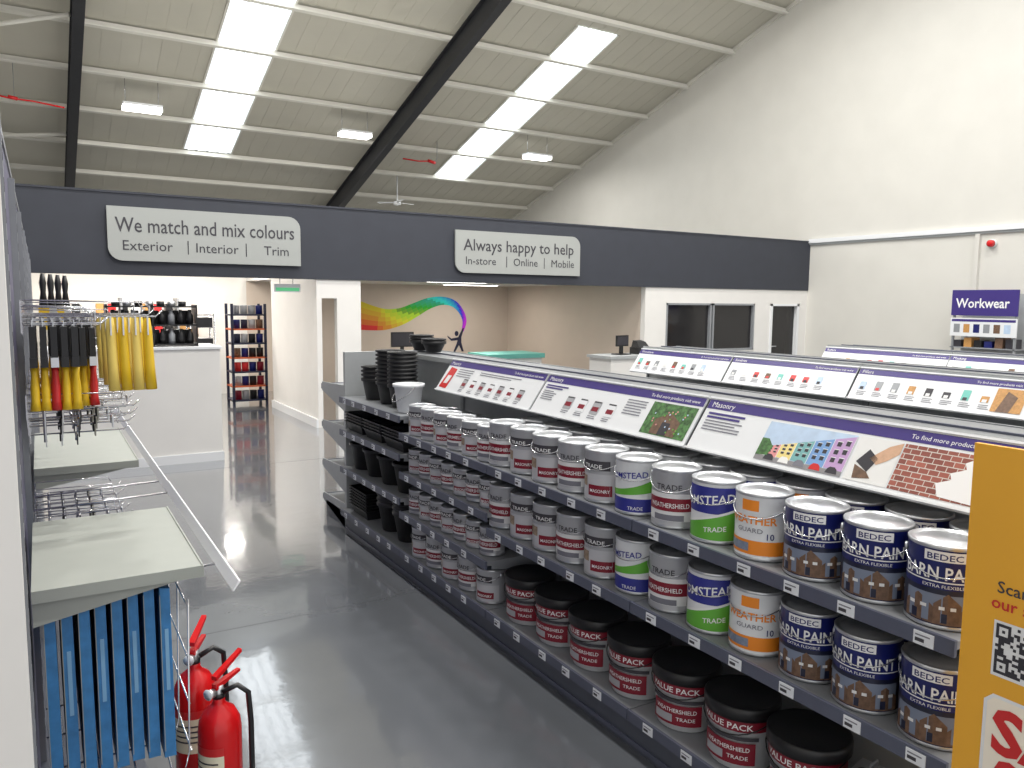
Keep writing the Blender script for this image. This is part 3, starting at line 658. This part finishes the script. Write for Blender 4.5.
# fire extinguishers
def ext():
    b = MB(); r = .075
    b.lathe([(r*.8, 0), (r, .015), (r, .4), (r*.94, .435), (r*.7, .47), (r*.35, .49), (r*.28, .5), (r*.28, .525), (0, .526)], (0, 0, 0), RED, 28)
    b.tube([(0, 0, .5), (0, 0, .56)], .016, SILVER, 10); b.lathe([(.022, .515), (.022, .53), (0, .531)], (0, 0, 0), BLACKP, 14)
    b.hexa([(-.02, -.012, .55), (.1, -.008, .57), (.1, .008, .57), (-.02, .012, .55), (-.02, -.012, .57), (.1, -.008, .58), (.1, .008, .58), (-.02, .012, .57)], RED)
    b.hexa([(-.02, -.012, .585), (.11, -.009, .64), (.11, .009, .64), (-.02, .012, .585), (-.02, -.012, .6), (.11, -.009, .652), (.11, .009, .652), (-.02, .012, .6)], RED)
    b.tube([(-.025, 0, .54), (-.05, 0, .545)], .016, SILVER, 10); b.tube([(-.05, 0, .545), (-.052, 0, .545)], .02, WPLAST, 12)
    b.tube([(.0, -.02, .54), (.03, -.06, .56), (.05, -.09, .53), (.055, -.095, .42), (.055, -.095, .3), (.055, -.095, .18)], .01, BLACKP, 8)
    b.tube([(.055, -.095, .2), (.055, -.095, .12), (.057, -.095, .06)], [.012, .018, .022], BLACKP, 10)
    b.wrect(r, -.07, .07, .2, .33, M('label_cream', S(235, 228, 200), .5)); b.wrect(r, -.07, .07, .33, .36, REDP)
    for z, w_ in [(.3, .05), (.28, .06), (.26, .05), (.24, .06)]: b.wrect(r, -w_, w_, z, z+.006, DARKINK, .0014)
    return b.mesh('fire_extinguisher')
em = ext()
place(em, 'fire_extinguisher', (.455, 2.62, 0), math.radians(35), .93); place(em, 'fire_extinguisher', (.42, 2.88, 0), math.radians(60), .97)

# ---------------------------------------------------------------- service counter and tinting area
b = MB(); b.box(0, 1.7, 9.05, 9.75, 0, 1.25, WHITE); b.box(0, 1.72, 9.03, 9.77, 1.25, 1.275, WPLAST); b.box(0, 1.71, 9.035, 9.049, 0, .1, WPLAST); b.obj('service_counter')
b = MB()
for z in (1.29, 1.5, 1.7): b.box(.6, 1.5, 9.2, 9.5, z, z+.015, BLACKP)
for x in (.6, 1.04, 1.485): b.box(x, x+.015, 9.2, 9.5, 1.276, 1.73, BLACKP)
for z in (1.305, 1.515):
    for i in range(9): b.lathe([(.035, 0), (.035, .1), (.018, .13), (.018, .16), (0, .161)], (.67+i*.095, 9.27, z), (BLACKP, BLACKP, SHELF, BLACKP)[i % 4], 12)
    for i in range(8): b.box(.66+i*.1, .73+i*.1, 9.38, 9.45, z, z+.15, BLACKP)
for i in range(7): b.lathe([(.04, 0), (.04, .05), (0, .051)], (.7+i*.11, 9.3, 1.715), (BLACKP, SILVER)[i % 2], 12)
b.obj('tint_bottle_rack')
b = MB()
for x in (1.45, 1.72):
    for y in (10.0, 10.3): b.tube([(x+.1, y, 0), (x+.1, y, 1.62)], .01, CHROME)
for z in (.4, .8, 1.2, 1.45, 1.6):
    for k in range(6): b.tube([(1.55, 10.0+k*.06, z), (1.82, 10.0+k*.06, z)], .004, CHROME, 5)
for z in (1.2, 1.45): b.box(1.56, 1.8, 10.0, 10.3, z+.005, z+.12, BLACKP)
b.obj('wire_display_stand')
b = MB(); UB = M('rack_upright_blue', S(34, 38, 62), .4); OB = M('rack_beam_orange', S(190, 90, 50), .4)
for x in (2.72, 3.26):
    for y in (13.5, 13.95): b.box(x, x+.04, y, y+.04, 0, 1.72, UB)
for lv in range(7):
    z = .08+lv*.24; b.box(2.72, 3.3, 13.5, 13.99, z, z+.025, (UB, OB)[lv % 2])
    for i in range(4):
        m = random.choice((REDP, MAROON, BROWN, NAVY, UB, TINGREY, BLACKP, BLACKP)); b.lathe([(.058, 0), (.058, .14), (.06, .15), (0, .151)], (2.83+i*.125, 13.62, z+.025), m, 14)
b.obj('stock_rack')
b = MB(); b.box(2.15, 2.5, 15.3, 15.34, 0, 1.3, PWOOD); b.box(2.15, 2.5, 15.28, 15.3, .6, .66, BROWN); b.box(2.15, 2.5, 15.28, 15.3, 1.1, 1.15, BROWN); b.obj('timber_pallet_board')
b = MB()
for x in (.2, 1.2, 2.1): b.box(x, x+.03, 14.9, 15.4, 0, 1.8, SHELF)
for z in (.3, .7, 1.1, 1.5):
    b.box(.2, 2.13, 14.9, 15.4, z, z+.03, SHELF)
    for i in range(10): b.box(.3+i*.18, .42+i*.18, 15.0, 15.2, z+.03, z+.2, (PWOOD, WPLAST, BLACKP, REDP)[(i*3+int(z*10)) % 4])
b.obj('storage_shelf_unit')
b = MB(); b.box(2.78, 3.14, D+.2, D+.25, 1.9, 2.01, WPLAST); b.box(2.8, 3.12, D+.195, D+.2, 1.915, 1.96, M('exit_green', (.1, .5, .22), .4, emit=.5))
b.tube([(2.86, D+.22, 2.01), (2.86, D+.22, 2.6)], .006, CHROME); b.tube([(3.04, D+.22, 2.01), (3.04, D+.22, 2.6)], .006, CHROME); b.obj('exit_sign')
b = MB(); b.box(6.8, 7.9, 12.0, 12.7, 0, .78, WHITE); b.box(6.76, 7.94, 11.95, 12.75, .78, .86, TEAL); b.obj('reception_desk')
b = MB(); b.box(4.4, 6.0, 12.2, 12.9, 0, .84, OFFW); b.box(4.35, 6.05, 12.15, 12.95, .84, .88, TAN); b.obj('reception_desk')
def monitor(loc, rz_=0, s=1.):
    b = MB(); b.box(-.26*s, .26*s, -.015, .015, .12, .12+.32*s, BLACKP); b.box(-.24*s, .24*s, -.017, -.015, .14, .1+.32*s, PDK)
    b.box(-.03, .03, .0, .03, .01, .2, BLACKP); b.box(-.12, .12, -.08, .1, 0, .012, BLACKP); b.obj('computer_monitor', (loc[0], loc[1], loc[2]+.002), rz_)
monitor((5.35, 12.5, .88), 0, .8)
b = MB(); b.box(6.9, 8.6, 8.7, 9.2, 0, 1.0, WHITE); b.box(6.87, 8.63, 8.67, 9.23, 1.0, 1.04, SHELFL); b.obj('till_counter')
monitor((7.3, 8.95, 1.04), .2, .5)
b = MB(); b.box(-.12, .12, -.1, .1, 0, .1, BLACKP); b.hexa([(-.1, -.09, .1), (.1, -.09, .1), (.1, .09, .1), (-.1, .09, .1), (-.08, -.02, .18), (.08, -.02, .18), (.08, .08, .2), (-.08, .08, .2)], BLACKP); b.box(-.06, .06, -.102, -.1, .03, .08, TAG); b.obj('label_printer', (7.65, 8.95, 1.042))

# ---------------------------------------------------------------- workwear bay
FW = Frame((13.15, 7.46, 0), (0, -1, 0), (0, 0, 1)); b = MB()
b.fb(FW, 0, 1.05, 1.64, 2.06, -.02, 0, PURPLE); b.text(FW, 'Workwear', .07, 1.77, .22, WINK, .003, .015, 'l', .85)
b.fb(FW, 0, 1.05, 1.3, 1.6, -.02, 0, WPLAST); b.fq(FW, .02, 1.03, 1.54, 1.58, .001, PURPLE)
for i in range(6): b.fq(FW, .06+i*.16, .16+i*.16, 1.36, 1.5, .002, (SHELF, PWOOD, NAVY, SHELF, BROWN, PSKY)[i])
for u in (0.02, 1.0): b.fb(FW, u, u+.03, 0, 2.0, -.06, -.02, SHELF)
b.fb(FW, 0, 1.05, 0, 2.0, -.38, -.35, SHELFL)
for z in (.2, .7, 1.1):
    b.fb(FW, 0, 1.05, z, z+.02, -.35, -.02, SHELF)
    for i in range(6): b.fb(FW, .05+i*.165, .17+i*.165, z+.02, z+.02+random.uniform(.08, .18), -.3, -.05, (PDK, PWOOD, BLACKP, NAVY, BROWN, PDK)[i])
b.obj('workwear_display')
b = MB(); FA = Frame((XR-.001, 7.1, 2.83), (0, -1, 0), (0, 0, 1))
b.tube([FA.p(0, 0, 0), FA.p(0, 0, .04)], .07, WPLAST, 16); b.tube([FA.p(0, 0, .04), FA.p(0, 0, .1), FA.p(0, 0, .12)], [.06, .055, .03], RED, 16); b.obj('alarm_sounder')

# ---------------------------------------------------------------- red pipes, ceiling fan
b = MB(); b.tube([(8.0, 18.6, 5.34), (8.4, 18.5, 5.3), (8.7, 18.4, 5.32)], .018, RED, 8); b.tube([(8.6, 18.4, 5.32), (8.8, 18.4, 5.28)], .04, RED, 8); b.tube([(8.8, 18.4, 5.28), (8.85, 18.4, 5.4), (8.85, 18.4, rz(18.4)-.02)], .008, SHELF, 6); b.obj('red_sprinkler_pipe')
b = MB(); b.tube([(-.7, 17.5, 5.5), (-.3, 17.5, 5.44), (.1, 17.5, 5.43), (.6, 17.5, 5.38)], .016, RED, 8); b.tube([(-.2, 17.5, 5.45), (-.2, 17.5, rz(17.5)-.02)], .006, SHELF, 6); b.tube([(-.3, 17.5, 5.46), (-.15, 17.5, 5.44)], .035, RED, 8); b.obj('red_sprinkler_pipe')
fx, fy = 8.6, 20.4; fz = rz(fy)-.75; b = MB(); b.tube([(fx, fy, fz), (fx, fy, rz(fy))], .02, WPLAST); b.lathe([(.0, -.08), (.1, -.06), (.1, .03), (0, .05)], (fx, fy, fz), WPLAST, 14)
for k in range(3):
    a = k*2.094+.3; d = Vector((math.cos(a), math.sin(a), 0)); e = Vector((-d.y, d.x, .15)); c = Vector((fx, fy, fz))
    P = [c+d*.08-e*.04, c+d*.55-e*.07, c+d*.55+e*.07, c+d*.08+e*.04]; b.add(P+[p+Vector((0, 0, .01)) for p in P], [(3, 2, 1, 0), (4, 5, 6, 7), (0, 1, 5, 4), (1, 2, 6, 5), (2, 3, 7, 6), (3, 0, 4, 7)], WPLAST)
b.obj('ceiling_fan')
b = MB(); b.tube([(-2.2, 17, rz(17)-.3), (.66, 15.2, rz(15.2)-.4)], .04, PURL, 8); b.tube([(-2.2, 20.2, rz(20.2)-.3), (.66, 19.2, rz(19.2)-.4)], .04, PURL, 8); b.obj('roof_brace')
print('done', len(bpy.data.objects))
